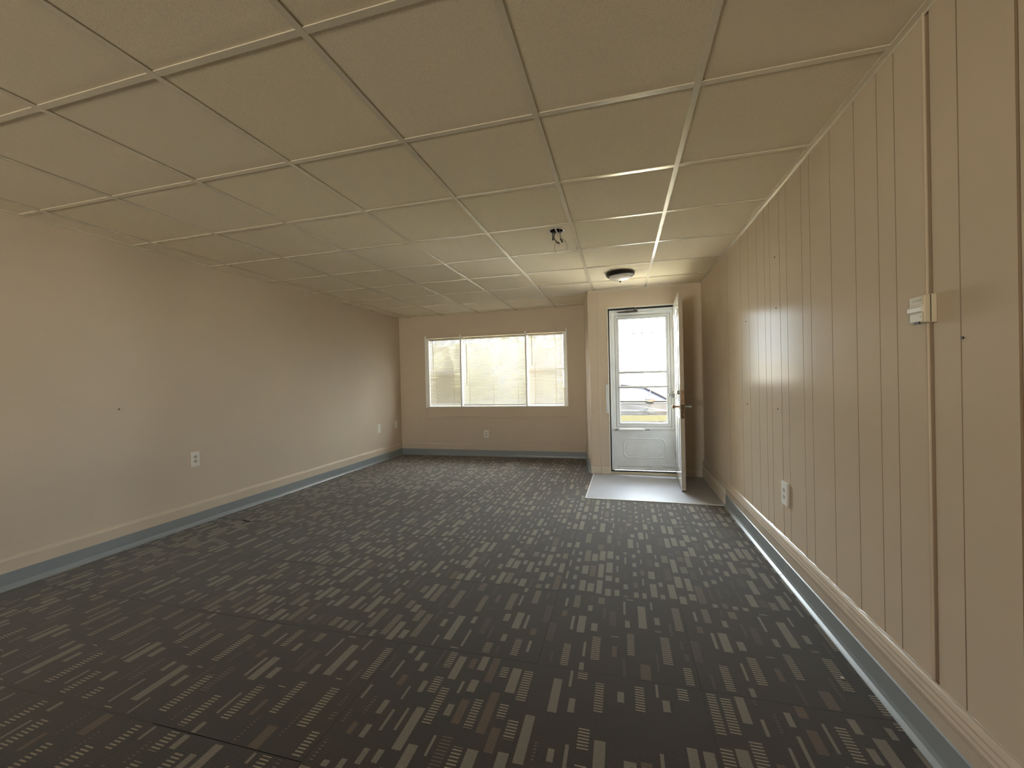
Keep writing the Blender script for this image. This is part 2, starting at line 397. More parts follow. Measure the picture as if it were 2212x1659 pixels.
# left and back walls
bx('wall_left', (XL-.15, XL, YB-.15, Y2+.16, -0.1, ZT), M['wall'], kind='structure')
w = MB(); x0, x1, z0, z1 = FILL_W
w.box(XL-.15, x0, YB-.15, YB, -.1, ZT); w.box(x1, XR+.15, YB-.15, YB, -.1, ZT); w.box(x0, x1, YB-.15, YB, -.1, z0); w.box(x0, x1, YB-.15, YB, z1, ZT)
w.build('wall_back', M['wall'], kind='structure')
bx('added_awning', (-3.6, -0.2, YB-1.75, YB-.15, 1.46, 1.52), M['siding'], kind='structure')  # unseen, added to keep sky light from behind off the floor
rw = tag(empty('fill_window', ((x0+x1)/2, YB-.08, z0)), 'added low window behind the camera for fill light', 'window', kind='structure')
bx('pane', (x0, x1, YB-.10, YB-.094, z0, z1), M['warm_glass'], rw)
# window wall with opening
WX0, WX1, WZ0, WZ1 = -3.095, -0.784, 0.625, 1.945
w = MB(); w.box(XL-.05, WX0, Y2, Y2+.16, -.1, ZT); w.box(WX1, XS2+.02, Y2, Y2+.16, -.1, ZT)
w.box(WX0, WX1, Y2, Y2+.16, -.1, WZ0); w.box(WX0, WX1, Y2, Y2+.16, WZ1, ZT)
w.build('wall_front', M['wall'], kind='structure')
# angled return wall between window bay and entry
w = MB(); w.prism([(XS1, Y1, 0), (XS1+.04, Y1+.10, 0), (XS2+.12, Y2+.16, 0), (XS2, Y2+.16, 0), (XS2, Y2, 0)], (0, 0, -.1), (0, 0, ZT))
w.build('wall_side', M['wall'], kind='structure')
# entry wall with door opening
DX0, DX1, DZ1 = -0.155, 0.622, 2.047
w = MB(); w.box(XS1, DX0, Y1, Y1+.14, -.1, ZT); w.box(DX1, XR+.1, Y1, Y1+.14, -.1, ZT); w.box(DX0, DX1, Y1, Y1+.14, DZ1, ZT)
w.box(DX0, DX1, Y1, Y1+.14, -.1, 0.0)
w.build('wall_entry', M['wall'], kind='structure')
bx('trim_2', (-0.272, -0.264, Y1-.003, Y1, 0.10, 2.26), M['trim'], bevel=.001, kind='structure')
# panelled right wall
offs = [.105, .307, .404, .611, .807, .958, 1.055]
gr = []
for seam in (5.185, 3.965, 2.745, 1.525, 0.305, -0.915, -2.135, -3.355):
    for o in offs:
        g = seam-o; gr.append((g, .0045, .0035))
    if seam == 1.525: gr.append((1.532, .019, .010))
    elif seam != 5.185: gr.append((seam, .006, .006))
gr.append((1.244, .010, .004))
gr = sorted([g for g in gr if YB < g[0] < Y1-.02], reverse=True)
pts = [(Y1+.12, 0)]
last = 9
pr = [(XR, Y1+.12, 0)]
w = MB()
def strip(xa, ya, xb, yb, mi=0):
    w.quad((xa, ya, -.05), (xb, yb, -.05), (xb, yb, ZT), (xa, ya, ZT), mi)
cur = Y1+.12
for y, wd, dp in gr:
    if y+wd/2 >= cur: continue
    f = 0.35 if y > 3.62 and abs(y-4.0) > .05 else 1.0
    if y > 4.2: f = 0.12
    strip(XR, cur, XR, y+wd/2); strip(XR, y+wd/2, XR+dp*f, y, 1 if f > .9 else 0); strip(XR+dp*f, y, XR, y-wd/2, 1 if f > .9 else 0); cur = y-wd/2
strip(XR, cur, XR, YB-.1)
w.box(XR+.012, XR+.15, YB-.15, Y1+.14, -.1, ZT)
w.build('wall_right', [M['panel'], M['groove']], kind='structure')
w = MB(); w.tube([(XR-.001, 1.544, .225), (XR-.001, 1.544, H)], .0045, 8)
w.build('trim_3', M['panel'], smooth=True, kind='structure')
w = MB(); w.tube([(XR-.004, Y1-.004, .10), (XR-.004, Y1-.004, 1.80)], .007); w.build('trim_4', M['trim'], smooth=True, kind='structure')
w = MB(); w.prism([(XS1-.012, Y1-.004, 0), (XS1+.006, Y1-.004, 0), (XS1+.006, Y1, 0), (XS1, Y1, 0), (XS1-.008, Y1+.035, 0), (XS1-.014, Y1+.035, 0)], (0, 0, .1), (0, 0, 2.255))
w.build('trim_5', M['trim'], kind='structure')

# ------------------------------------------------------------------ ceiling
ce = MB(); zc = H+0.0042
xs = [XL] + GX + [XR]; ys = [YB] + [g for g in GY if YB+.02 < g < Y2] + [Y2]
HC = Vector((-0.440, 3.005, 0)); HR = 0.052
for i in range(len(xs)-1):
    for j in range(len(ys)-1):
        a, b, c, d = xs[i], xs[i+1], ys[j], ys[j+1]
        dz = random.uniform(0, .0015)
        if a < HC.x < b and c < HC.y < d:
            N = 32; n0 = len(ce.v); ring = []; outer = []
            for k in range(N):
                t = 2*PI*k/N; dx, dy = math.cos(t), math.sin(t)
                ring.append(Vector((HC.x+HR*dx, HC.y+HR*dy, zc)))
                sx = ((b if dx > 0 else a)-HC.x)/dx if abs(dx) > 1e-6 else 1e9; sy = ((d if dy > 0 else c)-HC.y)/dy if abs(dy) > 1e-6 else 1e9
                s_ = min(sx, sy); outer.append(Vector((HC.x+s_*dx, HC.y+s_*dy, zc)))
            for k in range(N):
                l = (k+1) % N; ce.quad(ring[k], outer[k], outer[l], ring[l])
            for cx_, cy_ in ((a, c), (a, d), (b, c), (b, d)):   # corners
                P = Vector((cx_, cy_, zc)); k = min(range(N), key=lambda q: 0 if False else (outer[q]-P).length)
                near = sorted(range(N), key=lambda q: (outer[q]-P).length)[:2]
                n = len(ce.v); ce.v += [P, outer[near[0]], outer[near[1]]]; ce.f.append((n, n+1, n+2)); ce.mi.append(0)
        else:
            ce.quad((a, c, zc+dz), (b, c, zc+dz), (b, d, zc+dz), (a, d, zc+dz))
ceiling = ce.build('ceiling', M['tile'], kind='structure')
gd = MB(); hw = .012
for x in GX: gd.box(x-hw, x+hw, YB, Y2, H-.001, H+.004)
for y in ys[1:-1]:
    for i in range(len(xs)-1):
        a = xs[i]+(hw if i else 0); b = xs[i+1]-(hw if i < len(xs)-2 else 0)
        if y > Y1 and a > XS1-.1: continue
        gd.box(a, min(b, XS2 if y > Y1 else 9), y-hw, y+hw, H, H+.004)
# dark joint lines where panels sit in the grid
for y in ys[1:-1]: gd.box(XL, XR, y+hw, y+hw+.0025, H+.003, H+.0041, 1)
for x in GX:
    gd.box(x+hw, x+hw+.0010, YB, Y2, H+.003, H+.0041, 1)
gd.build('ceiling_grid', [M['tbar'], M['tbar_shadow']], ceiling)
# wall angle
wa = MB()
wa.box(XR-.022, XR, YB, 3.0, H-.002, H+.004); wa.box(XR-.022, XR, 3.004, Y1, H-.001, H+.004); wa.box(XR-.002, XR, YB, Y1, H-.012, H)
wa.box(XL, XL+.018, YB, Y2, H-.001, H+.004); wa.box(XL, XS2, Y2-.018, Y2, H-.001, H+.004)
wa.box(XS1, XR, Y1-.020, Y1, H-.001, H+.004); wa.box(XS1, XR, Y1-.003, Y1, H-.015, H)
wa.build('wall_angle', M['tbar'], ceiling)
bx('roof', (XL-.15, XR+.15, YB-.15, Y2+.16, ZT, ZT+.15), M['siding'], kind='structure')

# ------------------------------------------------------------------ baseboards
def base_left():
    w = MB(); t = .016
    w.prism([(XL, 0, 0), (XL+t, 0, 0), (XL+t, 0, .172), (XL+t-.005, 0, .186), (XL+.004, 0, .194), (XL, 0, .194)], (0, YB, 0), (0, Y2, 0))
    b = w.build('baseboard_left', M['wall'], bevel=.001, kind='structure')
    w = MB(); w.prism([(XL+t, 0, 0), (XL+t+.017, 0, 0), (XL+t+.015, 0, .004), (XL+t+.007, 0, .014), (XL+t+.004, 0, .030), (XL+t+.004, 0, .100), (XL+t, 0, .102)], (0, YB, 0), (0, Y2-.016, 0))
    w.build('cove_base', M['cove'], b)
base_left()
def base_front():
    w = MB(); t = .016
    w.prism([(0, Y2, 0), (0, Y2-t, 0), (0, Y2-t, .175), (0, Y2-t+.005, .188), (0, Y2-.003, .195), (0, Y2, .195)], (XL+.01, 0, 0), (XS2, 0, 0))
    b = w.build('baseboard_front', M['wall'], kind='structure')
    w = MB(); w.prism([(0, Y2-t, 0), (0, Y2-t-.017, 0), (0, Y2-t-.015, .004), (0, Y2-t-.006, .014), (0, Y2-t-.004, .03), (0, Y2-t-.004, .098), (0, Y2-t, .10)], (XL+.02, 0, 0), (XS2, 0, 0))
    w.build('cove_base', M['cove'], b)
base_front()
def base_side():
    d = Vector((XS2-XS1, Y2-Y1, 0)).normalized(); n = Vector((-d.y, d.x, 0)); n = n if n.x < 0 else -n
    a = Vector((XS1, Y1, 0)); b_ = Vector((XS2, Y2, 0)); t = .012
    w = MB(); w.prism([a, a+n*t, a+n*t+Vector((0, 0, .175)), a+Vector((0, 0, .195))], Vector((0, 0, 0)), b_-a)
    b = w.build('baseboard_side', M['trim'], kind='structure')
    w = MB(); w.prism([a+n*t, a+n*(t+.015), a+n*(t+.004)+Vector((0, 0, .02)), a+n*(t+.004)+Vector((0, 0, .1)), a+n*t+Vector((0, 0, .1))], Vector((0, 0, 0)), b_-a)
    w.build('cove_base', M['cove'], b)
base_side()
def base_entry():
    w = MB()
    w.box(XS1-.01, -.268, Y1-.013, Y1, .008, .100); w.box(-.262, DX0-.002, Y1-.016, Y1, .008, .098)
    w.box(DX1+.01, XR, Y1-.014, Y1, .008, .095)
    w.build('baseboard_entry', M['cream'], bevel=.003, kind='structure')
base_entry()
def base_right():
    w = MB(); ye = 4.095
    # tall moulded board with cap, wavy caulk line at top
    prof = [(0, 0), (-.016, 0), (-.016, .150), (-.020, .156), (-.021, .170), (-.017, .178), (-.017, .186), (-.012, .196), (-.012, .203), (-.006, .214), (0, .222)]
    w.prism([(XR+x, 0, z) for x, z in prof], (0, YB, 0), (0, ye, 0))
    cap = [(0, .15), (-.016, .15), (-.020, .156), (-.021, .170), (-.017, .178), (-.017, .186), (-.012, .196), (-.012, .203), (-.006, .214), (0, .222)]
    w.prism([(XR+x, 0, z) for x, z in cap], (0, ye, 0), (0, Y1, 0))
    b = w.build('baseboard_right', M['trim'], kind='structure')
    w = MB(); r = random.Random(3); y = YB; pts = []
    while y < 3.0:
        pts.append((XR-.001, y, .223+r.uniform(-.002, .004))); y += r.uniform(.015, .05)
    w.tube(pts, [r.uniform(.002, .0048) for _ in pts], 6); w.build('caulk_line', M['trim'], b, smooth=True)
    w = MB(); c = [(-.016, 0), (-.042, 0), (-.038, .004), (-.026, .012), (-.021, .028), (-.0205, .100), (-.016, .104)]
    w.prism([(XR+x, 0, z) for x, z in c], (0, YB, 0), (0, 2.708, 0)); w.prism([(XR+x, 0, z) for x, z in c], (0, 2.711, 0), (0, ye-.01, 0))
    w.build('cove_base', M['cove'], b)
    w = MB(); w.box(XR-.028, XR, ye-.012, Y1, .008, .10); w.box(XR-.022, XR, ye, Y1, .10, .15)
    w.build('foyer_board', M['cream'], b, bevel=.002)
base_right()

# ------------------------------------------------------------------ window
win = tag(empty('window_1', (-1.94, Y2, WZ0)), 'wide three-part window with white frame in far wall', 'window', kind='structure')
fr = MB()
fr.box(WX0-.016, WX0+.006, Y2-.012, Y2+.03, .772, 1.945); fr.box(WX0+.006, WX0+.045, Y2+.005, Y2+.15, .79, 1.93)
fr.box(WX1-.055, WX1-.012, Y2+.005, Y2+.15, .79, 1.93); fr.box(WX1-.012, WX1+.006, Y2-.012, Y2+.03, .785, 1.950)
fr.box(WX0+.045, WX1-.055, Y2+.10, Y2+.15, .785, .83); fr.box(WX0+.045, WX1-.055, Y2+.10, Y2+.15, 1.88, 1.93)
fr.box(WX0, WX1, Y2+.001, Y2+.14, .779, .792)
fr.build('window_frame', M['vinyl_white'], win, bevel=.002)
MX = (-2.482, -1.412)
for x in MX:
    bx('mullion', (x-.013, x+.013, Y2-.020, Y2+.15, .79, 1.94), M['vinyl_white'], win, .002)
bx('window_header', (WX0, WX1, Y2+.004, Y2+.14, 1.905, 1.945), M['wall'], win)
bx('chipped_edge', (WX0+.03, WX1-.02, Y2-.003, Y2+.02, 1.928, 1.942), M['trim'], win)
q = MB(); r = random.Random(5)
q.box(WX0, WX1, Y2+.012, Y2+.14, .625, .779); q.box(WX0+.002, WX1-.002, Y2+.008, Y2+.012, .64, .706)
q.build('apron', M['wall'], win)
bx('window_sill', (WX0-.02, WX1+.02, Y2-.014, Y2+.02, .608, .628), M['wall'], win, .003)
for a, b, m in ((WX0+.045, MX[0]-.013, M['screened']), (MX[0]+.013, MX[1]-.013, M['tinted']), (MX[1]+.013, WX1-.055, M['screened'])):
    bx('pane', (a, b, Y2+.118, Y2+.121, .81, 1.90), m, win)
for a, b in ((WX0+.045, MX[0]-.013), (MX[1]+.013, WX1-.055)):
    bx('meeting_rail', (a, b, Y2+.10, Y2+.135, 1.33, 1.365), M['vinyl_white'], win)

def blind(x0, x1, zb, wandx, wandz, ladders, label, tilt_r=0.0, pitch=.0213):
    t = tag(empty('window_blind', ((x0+x1)/2, Y2+.03, zb)), label, 'window blind', 'mini blinds in the far window')
    yc = Y2+.030; top = 1.895
    bx('head_rail', (x0, x1, yc-.014, yc+.014, top-.018, top), M['slat'], t, .001)
    s = MB(); z = top-.030; ang = math.radians(52); wd = .0125; k = 0
    rr = random.Random(int(x0*100))
    while z > zb+.012:
        n = 5; sag = rr.uniform(-.0006, .0006); prof = []
        for i in range(n):
            u = -1+2*i/(n-1); bow = .0022*(1-u*u)
            # room-side edge low, far edge high
            dy = u*wd*math.cos(ang)+bow*math.sin(ang)*-1; dz = u*wd*math.sin(ang)+bow*math.cos(ang)
            prof.append((dy, dz))
        fz = (z-zb)/(top-zb); dzr = tilt_r*(1-fz)**6
        for i in range(n-1):
            a, b = prof[i], prof[i+1]
            s.quad((x0+.003, yc+a[0], z+a[1]+sag), (x1-.003, yc+a[0], z+a[1]+dzr-sag), (x1-.003, yc+b[0], z+b[1]+dzr-sag), (x0+.003, yc+b[0], z+b[1]+sag))
        z -= pitch; k += 1
    s.build('slats', M['slat'], t, smooth=True)
    s = MB(); s.prism([(x0, yc-.011, zb), (x1, yc-.011, zb+tilt_r), (x1, yc+.011, zb+tilt_r), (x0, yc+.011, zb)], (0, 0, 0), (0, 0, .011)); s.build('bottom_rail', M['slat'], t, .001)
    for lx in ladders:
        s = MB(); s.box(lx-.0025, lx+.0025, yc-.0145, yc-.0135, zb, top-.01)
        s.build('ladder_cord', M['cord'], t)
    s = MB(); s.tube([(wandx, yc-.026, top-.012), (wandx+.002, yc-.028, (top+wandz)/2), (wandx, yc-.027, wandz)], .0042, 8); s.tube([(wandx, yc-.014, top-.008), (wandx, yc-.026, top-.012)], .002, 6)
    s.build('wand', M['wand'], t, smooth=True)
blind(-3.046, -2.498, .810, -2.975, 1.391, (-2.926, -2.62), 'narrow white mini blind on the left of the far window')
blind(-2.466, -1.428, .803, -2.392, 1.137, (-2.352, -1.947, -1.55), 'wide white mini blind in the middle of the far window')
blind(-1.396, -0.842, .818, -1.32, 1.409, (-1.279, -.959), 'narrow white mini blind right, bottom sagging in the far window', -.004)

# ------------------------------------------------------------------ storm door
def uz(x, z):   # measured on the plane of the wall, moved back to the storm door plane
    s = 1.0085; return x*s, 1.1734+(z-1.1734)*s
SY = 5.224
door = tag(empty('door_1', (0.24, SY, .02)), 'white storm door with tall glass over embossed kick panel', 'door', kind='structure')
ax0, _ = uz(-.135, 0); ax1 = .640
q = MB(); zT = 2.020; z0 = .045
gx0, _ = uz(-.020, 0); gx1, _ = uz(.516, 0); _, gz0 = uz(0, .636); _, gz1 = uz(0, 1.895)
# stiles and rails
q.box(ax0, gx0-.085, SY, SY+.035, z0, zT); q.box(gx1+.085, ax1, SY, SY+.035, z0, zT)
q.box(gx0-.085, gx1+.085, SY, SY+.035, gz1+.085, zT)
q.box(gx0-.085, gx1+.085, SY+.004, SY+.034, .53, gz0-.075)
q.build('door_frame', M['storm'], door, bevel=.004)
def ring(mb, x0, x1, z0, z1, t, ya, yb):
    mb.box(x0-t, x0, ya, yb, z0-t, z1+t); mb.box(x1, x1+t, ya, yb, z0-t, z1+t); mb.box(x0, x1, ya, yb, z1, z1+t); mb.box(x0, x1, ya, yb, z0-t, z0)
q = MB(); ring(q, gx0-.050, gx1+.050, gz0-.045, gz1+.048, .036, SY+.010, SY+.032); q.build('outer_sash', M['storm'], door, bevel=.003)
q = MB(); ring(q, gx0-.020, gx1+.020, gz0-.018, gz1+.018, .030, SY+.016, SY+.034)
ring(q, gx0, gx1, gz0, gz1, .022, SY+.022, SY+.038)
q.build('inner_sash', M['storm'], door, bevel=.003)
q = MB()
ring(q, gx0-.0875, gx1+.0875, gz0-.0825, gz1+.0855, .0030, SY-.0006, SY+.012)
ring(q, gx0-.050, gx1+.050, gz0-.045, gz1+.048, .0028, SY+.0090, SY+.02)
ring(q, gx0-.0205, gx1+.0205, gz0-.0185, gz1+.0185, .0028, SY+.0150, SY+.024)
q.build('gasket', M['gasket'], door)
for zc_, h_, xa, xb, yo in ((1.722, .011, gx0-.005, gx1+.008, .022), (1.249, .029, gx0-.005, gx1+.006, .016), (1.070, .026, gx0-.030, gx1+.032, .012)):
    _, zz = uz(0, zc_); bx('sash_rail', (xa, xb, SY+yo, SY+.032, zz-h_/2, zz+h_/2), M['rail'], door, .002)
zs = [gz0, uz(0, 1.070)[1], uz(0, 1.249)[1], uz(0, 1.722)[1], gz1]
for a, b in zip(zs[:-1], zs[1:]):
    bx('pane', (gx0, gx1, SY+.0285, SY+.0305, a, b), M['glass'], door)
for cx_, cz_ in ((gx0+.010, 1.666), (gx1-.012, 1.668), (gx0+.008, .855), (gx1-.008, .862)):
    bx('glass_clip', (cx_-.010, cx_+.010, SY+.020, SY+.028, cz_-.004, cz_+.004), M['closer'], door)
q = MB(); q.box(gx0-.085, gx1+.085, SY+.008, SY+.030, .125, .53); q.box(gx0-.10, gx1+.09, SY+.003, SY+.012, .052, .128); q.build('kick_panel', M['storm'], door, bevel=.002)
# embossed octagonal panels
def octa(x0, x1, z0, z1, c, y, notch=0):
    return [(x0+c, y, z0), (x1-c, y, z0), (x1-c*.45, y, z0+c*.30), (x1, y, z0+c), (x1, y, z1-c), (x1-c*.45, y, z1-c*.30), (x1-c, y, z1), (x0+c, y, z1), (x0+c*.45, y, z1-c*.30), (x0, y, z1-c), (x0, y, z0+c), (x0+c*.45, y, z0+c*.30)]
def emboss(x0, x1, z0, z1, c, y0, y1, t):
    q = MB(); o = octa(x0, x1, z0, z1, c, y0); i1 = octa(x0+t, x1-t, z0+t, z1-t, c*.95, y1); i2 = octa(x0+2*t, x1-2*t, z0+2*t, z1-2*t, c*.9, y0)
    n = len(q.v); k = len(o); q.v += [Vector(p) for p in o+i1+i2]
    for r_ in (0, k):
        for i in range(k):
            j = (i+1) % k; q.f.append((n+r_+i, n+r_+j, n+r_+k+j, n+r_+k+i)); q.mi.append(0)
    return q
emboss(.002, .500, .196, .445, .045, SY+.0079, SY+.001, .011).build('embossed_panel', M['storm'], door)
q = emboss(.035, .467, .225, .418, .050, SY+.0079, SY+.004, .006); q.build('embossed_panel', M['storm'], door)
q = MB()   # kick plate outline and bolts
q.box(-.08, .33, SY+.002, SY+.004, .095, .098); q.box(.46, .60, SY+.002, SY+.004, .095, .098)
q.build('kick_plate_lip', M['closer'], door)
for x, z in ((-.050, .075), (.498, .058)):
    q = MB(); q.lathe((x, SY-.001, z), [(.0045, 0), (.0045, .006)], 12, 'Y'); q.build('bolt', M['black'], door)
# latch handle of the storm door
q = MB(); q.tube([(.592, SY-.002, .973), (.592, SY-.035, .973), (.580, SY-.045, .970), (.545, SY-.046, .970), (.535, SY-.046, .972)], [.010, .008, .008, .011, .012], 10); q.box(.583, .603, SY-.006, SY, .935, 1.012)
q.build('latch_handle', M['nickel'], door, smooth=True)
# top closer and jamb
cl = tag(empty('door_closer', (.08, SY-.03, 1.99)), 'dark arm closer at the head of the storm door', 'door closer')
q = MB(); q.tube([(-.045, SY-.030, 1.986), (-.01, SY-.030, 1.986), (.08, SY-.030, 1.987), (.16, SY-.030, 1.988), (.205, SY-.03, 1.988)], [.004, .009, .014, .013, .010], 10)
q.build('closer_arm', M['closer'], cl, smooth=True)
bx('closer_bracket', (.165, .190, SY-.036, SY-.008, 1.998, 2.034), M['closer'], cl, .002)
c2 = tag(empty('door_closer', (.1, SY-.03, .54)), 'white pneumatic tube closer across the middle of the storm door', 'door closer')
q = MB(); q.tube([(-.045, SY-.030, .551), (-.042, SY-.03, .551), (.235, SY-.030, .551), (.262, SY-.030, .551)], [.010, .0165, .0165, .008], 14); q.build('tube', M['white'], c2, smooth=True)
q = MB(); q.tube([(.260, SY-.030, .551), (.318, SY-.030, .552)], .005, 8); q.build('rod', M['closer'], c2)
q = MB(); q.box(-.125, -.080, SY-.035, SY-.004, .543, .556); q.build('jamb_bracket', M['steel'], c2, .001)
q = MB(); q.tube([(-.085, SY-.03, .549), (-.045, SY-.03, .551)], .006, 8); q.box(-.088, -.066, SY-.036, SY-.024, .536, .562); q.build('end_pin', M['nickel'], c2)
q = MB(); q.box(.215, .235, SY-.035, SY-.002, .538, .547); q.build('bracket', M['closer'], c2)
# jamb lining, weatherstrip, threshold
jb = tag(empty('door_frame', (.24, Y1, 0)), 'painted frame of the entry doorway with black weatherstrip', 'door frame')
q = MB(); q.box(DX0-.004, DX0+.006, Y1-.006, Y1+.13, .01, DZ1); q.box(DX1-.006, DX1, Y1-.004, Y1+.13, .01, DZ1); q.box(DX0, DX1, Y1-.006, Y1+.13, DZ1-.008, DZ1+.003)
q.build('jamb', M['plate'], jb)
q = MB(); q.box(DX0+.006, ax0, SY-.006, SY+.03, .03, 2.035); q.box(DX0+.006, DX1-.006, SY-.004, SY+.03, 2.020, DZ1-.008); q.box(DX0+.006, DX1, SY+.0, SY+.03, .030, .046)
q.box(ax1, DX1, SY, SY+.03, .03, 2.03)
q.build('weatherstrip', M['black'], jb)
q = MB(); q.box(DX0, DX1, Y1-.01, Y1+.14, .006, .022); q.box(DX0, DX1, Y1+.02, Y1+.10, .022, .030); q.build('threshold', M['sensor'], jb, bevel=.003)
tag(bx('strike_plate', (-.188, -.158, Y1-.008, Y1, .757, 1.105), M['storm'], bevel=.002), 'long grey metal plate on the left edge of the entry doorway', 'strike plate')

# ------------------------------------------------------------------ open inner door leaf
HX, HY = .604, 5.176
du = Vector((-.0483, -.9988, 0)); dn = Vector((-.9988, .0483, 0))
def L(p):   # p = (distance from hinge, out of left face, height)
    return Vector((HX, HY, 0))+du*p[0]+dn*p[1]+Vector((0, 0, p[2]))
LW = .712
leaf = tag(empty('door_2', (HX, HY, .02)), 'open glossy white inner door with raised panels, swung into room', 'door', kind='structure')
q = MB(); q.box(0, LW-.001, -.041, 0, .022, 2.040, T=L); q.build('door_leaf', M['leaf'], leaf, bevel=.003)
q = MB(); q.box(LW-.0012, LW+.0006, -.0405, -.0005, .024, 2.038, T=L); q.build('door_edge', M['leaf_edge'], leaf)
for u0, u1 in ((.11, .325), (.395, .61)):
    for za, zb_, arch in ((.22, .76, 0), (.93, 1.52, 0), (1.64, 1.90, 1)):
        for side in (0, 1):
            q = MB(); N = 10
            def outline(i, y):
                a, b, c, d = u0+i, u1-i, za+i, zb_-i
                pts = [(a, y, c), (b, y, c)]
                if arch:
                    m = (a+b)/2; rr_ = (b-a)/2
                    pts += [(m+rr_*math.cos(t*PI/N), y, d-.05+.05*math.sin(t*PI/N)) for t in range(N+1)]
                else: pts += [(b, y, d), (a, y, d)]
                return pts
            s_ = 1 if side == 0 else -1; o_ = 0 if side == 0 else -.041
            rings = [outline(0, o_), outline(.008, o_+s_*.006), outline(.018, o_+s_*.001), outline(.040, o_+s_*.007)]
            k = len(rings[0]); q.v += [L(p) for rg in rings for p in rg]
            for r_ in range(3):
                for i in range(k):
                    j = (i+1) % k; q.f.append((r_*k+i, r_*k+j, (r_+1)*k+j, (r_+1)*k+i)); q.mi.append(0)
            q.f.append(tuple(3*k+i for i in range(k))); q.mi.append(0)
            q.build('raised_panel', M['leaf'], leaf)
q = MB(); q.box(LW-.001, LW+.002, -.038, -.006, .900, 1.045, T=L); q.build('lock_plate', M['brass'], leaf)
q = MB(); q.box(LW-.001, LW+.0022, -.038, -.006, .757, .898, T=L); q.box(LW+.001, LW+.004, -.030, -.014, .86, .885, T=L); q.build('latch_plate', M['brass_dark'], leaf)
KU = LW-.062
for s_, o_, m in ((1, 0, M['brass']), (-1, -.041, M['steel'])):
    q = MB()
    pf = [(.027, 0), (.027, .004), (.010, .010), (.0085, .030), (.012, .040), (.019, .052), (.021, .062), (.018, .072), (.006, .076)]
    n0 = len(q.v); seg = 20
    for r_, h_ in pf:
        for i in range(seg):
            t = 2*PI*i/seg; q.v.append(L((KU+r_*math.cos(t), o_+s_*h_, .874+r_*math.sin(t))))
    for k in range(len(pf)-1):
        for i in range(seg):
            j = (i+1) % seg; q.f.append((n0+k*seg+i, n0+k*seg+j, n0+(k+1)*seg+j, n0+(k+1)*seg+i)); q.mi.append(0)
    q.f.append(tuple(n0+(len(pf)-1)*seg+i for i in range(seg))); q.mi.append(0)
    q.build('door_knob', m, leaf, smooth=True)
q = MB(); n0 = 0; pf = [(.024, 0), (.024, .008), (.018, .018), (.018, .024), (.001, .026)]
for r_, h_ in pf:
    for i in range(20):
        t = 2*PI*i/20; q.v.append(L((KU+r_*math.cos(t), h_, 1.022+r_*math.sin(t))))
for k in range(len(pf)-1):
    for i in range(20):
        j = (i+1) % 20; q.f.append((k*20+i, k*20+j, (k+1)*20+j, (k+1)*20+i)); q.mi.append(0)
q.build('deadbolt', M['nickel'], leaf, smooth=True)
q = MB(); q.box(.01, LW-.002, -.036, -.004, .010, .022, T=L); q.build('door_sweep', M['black'], leaf)
q = MB(); q.lathe((0, 0, 0), [(.004, 0), (.004, .002)], 10, 'Y', T=lambda p: L((LW+.0005+p.y*.8, -.012+p.x, .060+p.z))); q.build('screw_hole', M['black'], leaf)
for zh in (.25, 1.03, 1.82):
    q = MB(); q.tube([L((-.008, .002, zh-.045)), L((-.008, .002, zh+.045))], .006, 10); q.build('hinge', M['steel'], leaf)

# ------------------------------------------------------------------ outlets
def outlet(origin, u, n, w, h, label, depth=.006, slots=True, blank=False, name='wall_outlet', cat='outlet', lean=0.0):
    u = Vector(u); n = Vector(n); o = Vector(origin); up = Vector((0, 0, 1))+u*lean
    T = lambda p: o+u*p.x+n*p.y+up*p.z
    e = tag(empty(name, origin), label, cat)
    q = MB(); q.box(-w/2, w/2, .0005, depth, -h/2, h/2, T=T); q.build('cover_plate', M['plate'], e, bevel=.002)
    if not blank:
        for s in (-1, 1):
            q = MB(); seg = 16; c = s*.0195; prof = []
            for i in range(seg):
                t = 2*PI*i/seg; prof.append(T(Vector((.0165*math.cos(t), depth, c+max(-.0125, min(.0125, .0165*math.sin(t)))))))
            q.prism(prof, (0, 0, 0), n*.0012); rc = q.build('receptacle', M['recept'], e)
            q = MB()
            for sx, hh in ((-.0063, .0045), (.0063, .0035)): q.box(sx-.0012, sx+.0012, depth+.0012, depth+.0016, c-hh+.002, c+hh+.002, T=T)
            q.box(-.002, .002, depth+.0012, depth+.0016, c-.010, c-.006, T=T); q.build('slots', M['slot'], rc)
    q = MB(); q.box(-.0022, .0022, depth, depth+.001, -.0022, .0022, T=T); q.build('screw', M['steel'], e)
outlet((XL, 2.709, .565), (0, -1, 0), (1, 0, 0), .074, .128, 'white duplex outlet on left wall nearest the camera')
outlet((XL, 5.488, .503), (0, -1, 0), (1, 0, 0), .076, .130, 'white cover plate on left wall, lower and nearer of the pair by the corner', blank=True, name='wall_plate', cat='wall plate')
outlet((XL, 5.975, .514), (0, -1, 0), (1, 0, 0), .068, .124, 'white cover plate on left wall closest to the far corner', blank=True, name='wall_plate', cat='wall plate')
outlet((-2.083, Y2, .351), (1, 0, 0), (0, -1, 0), .077, .121, 'white duplex outlet below the far window')
outlet((XR, 2.700, .487), (0, 1, 0), (-1, 0, 0), .084, .132, 'thick white duplex outlet on the panelled right wall', depth=.014)

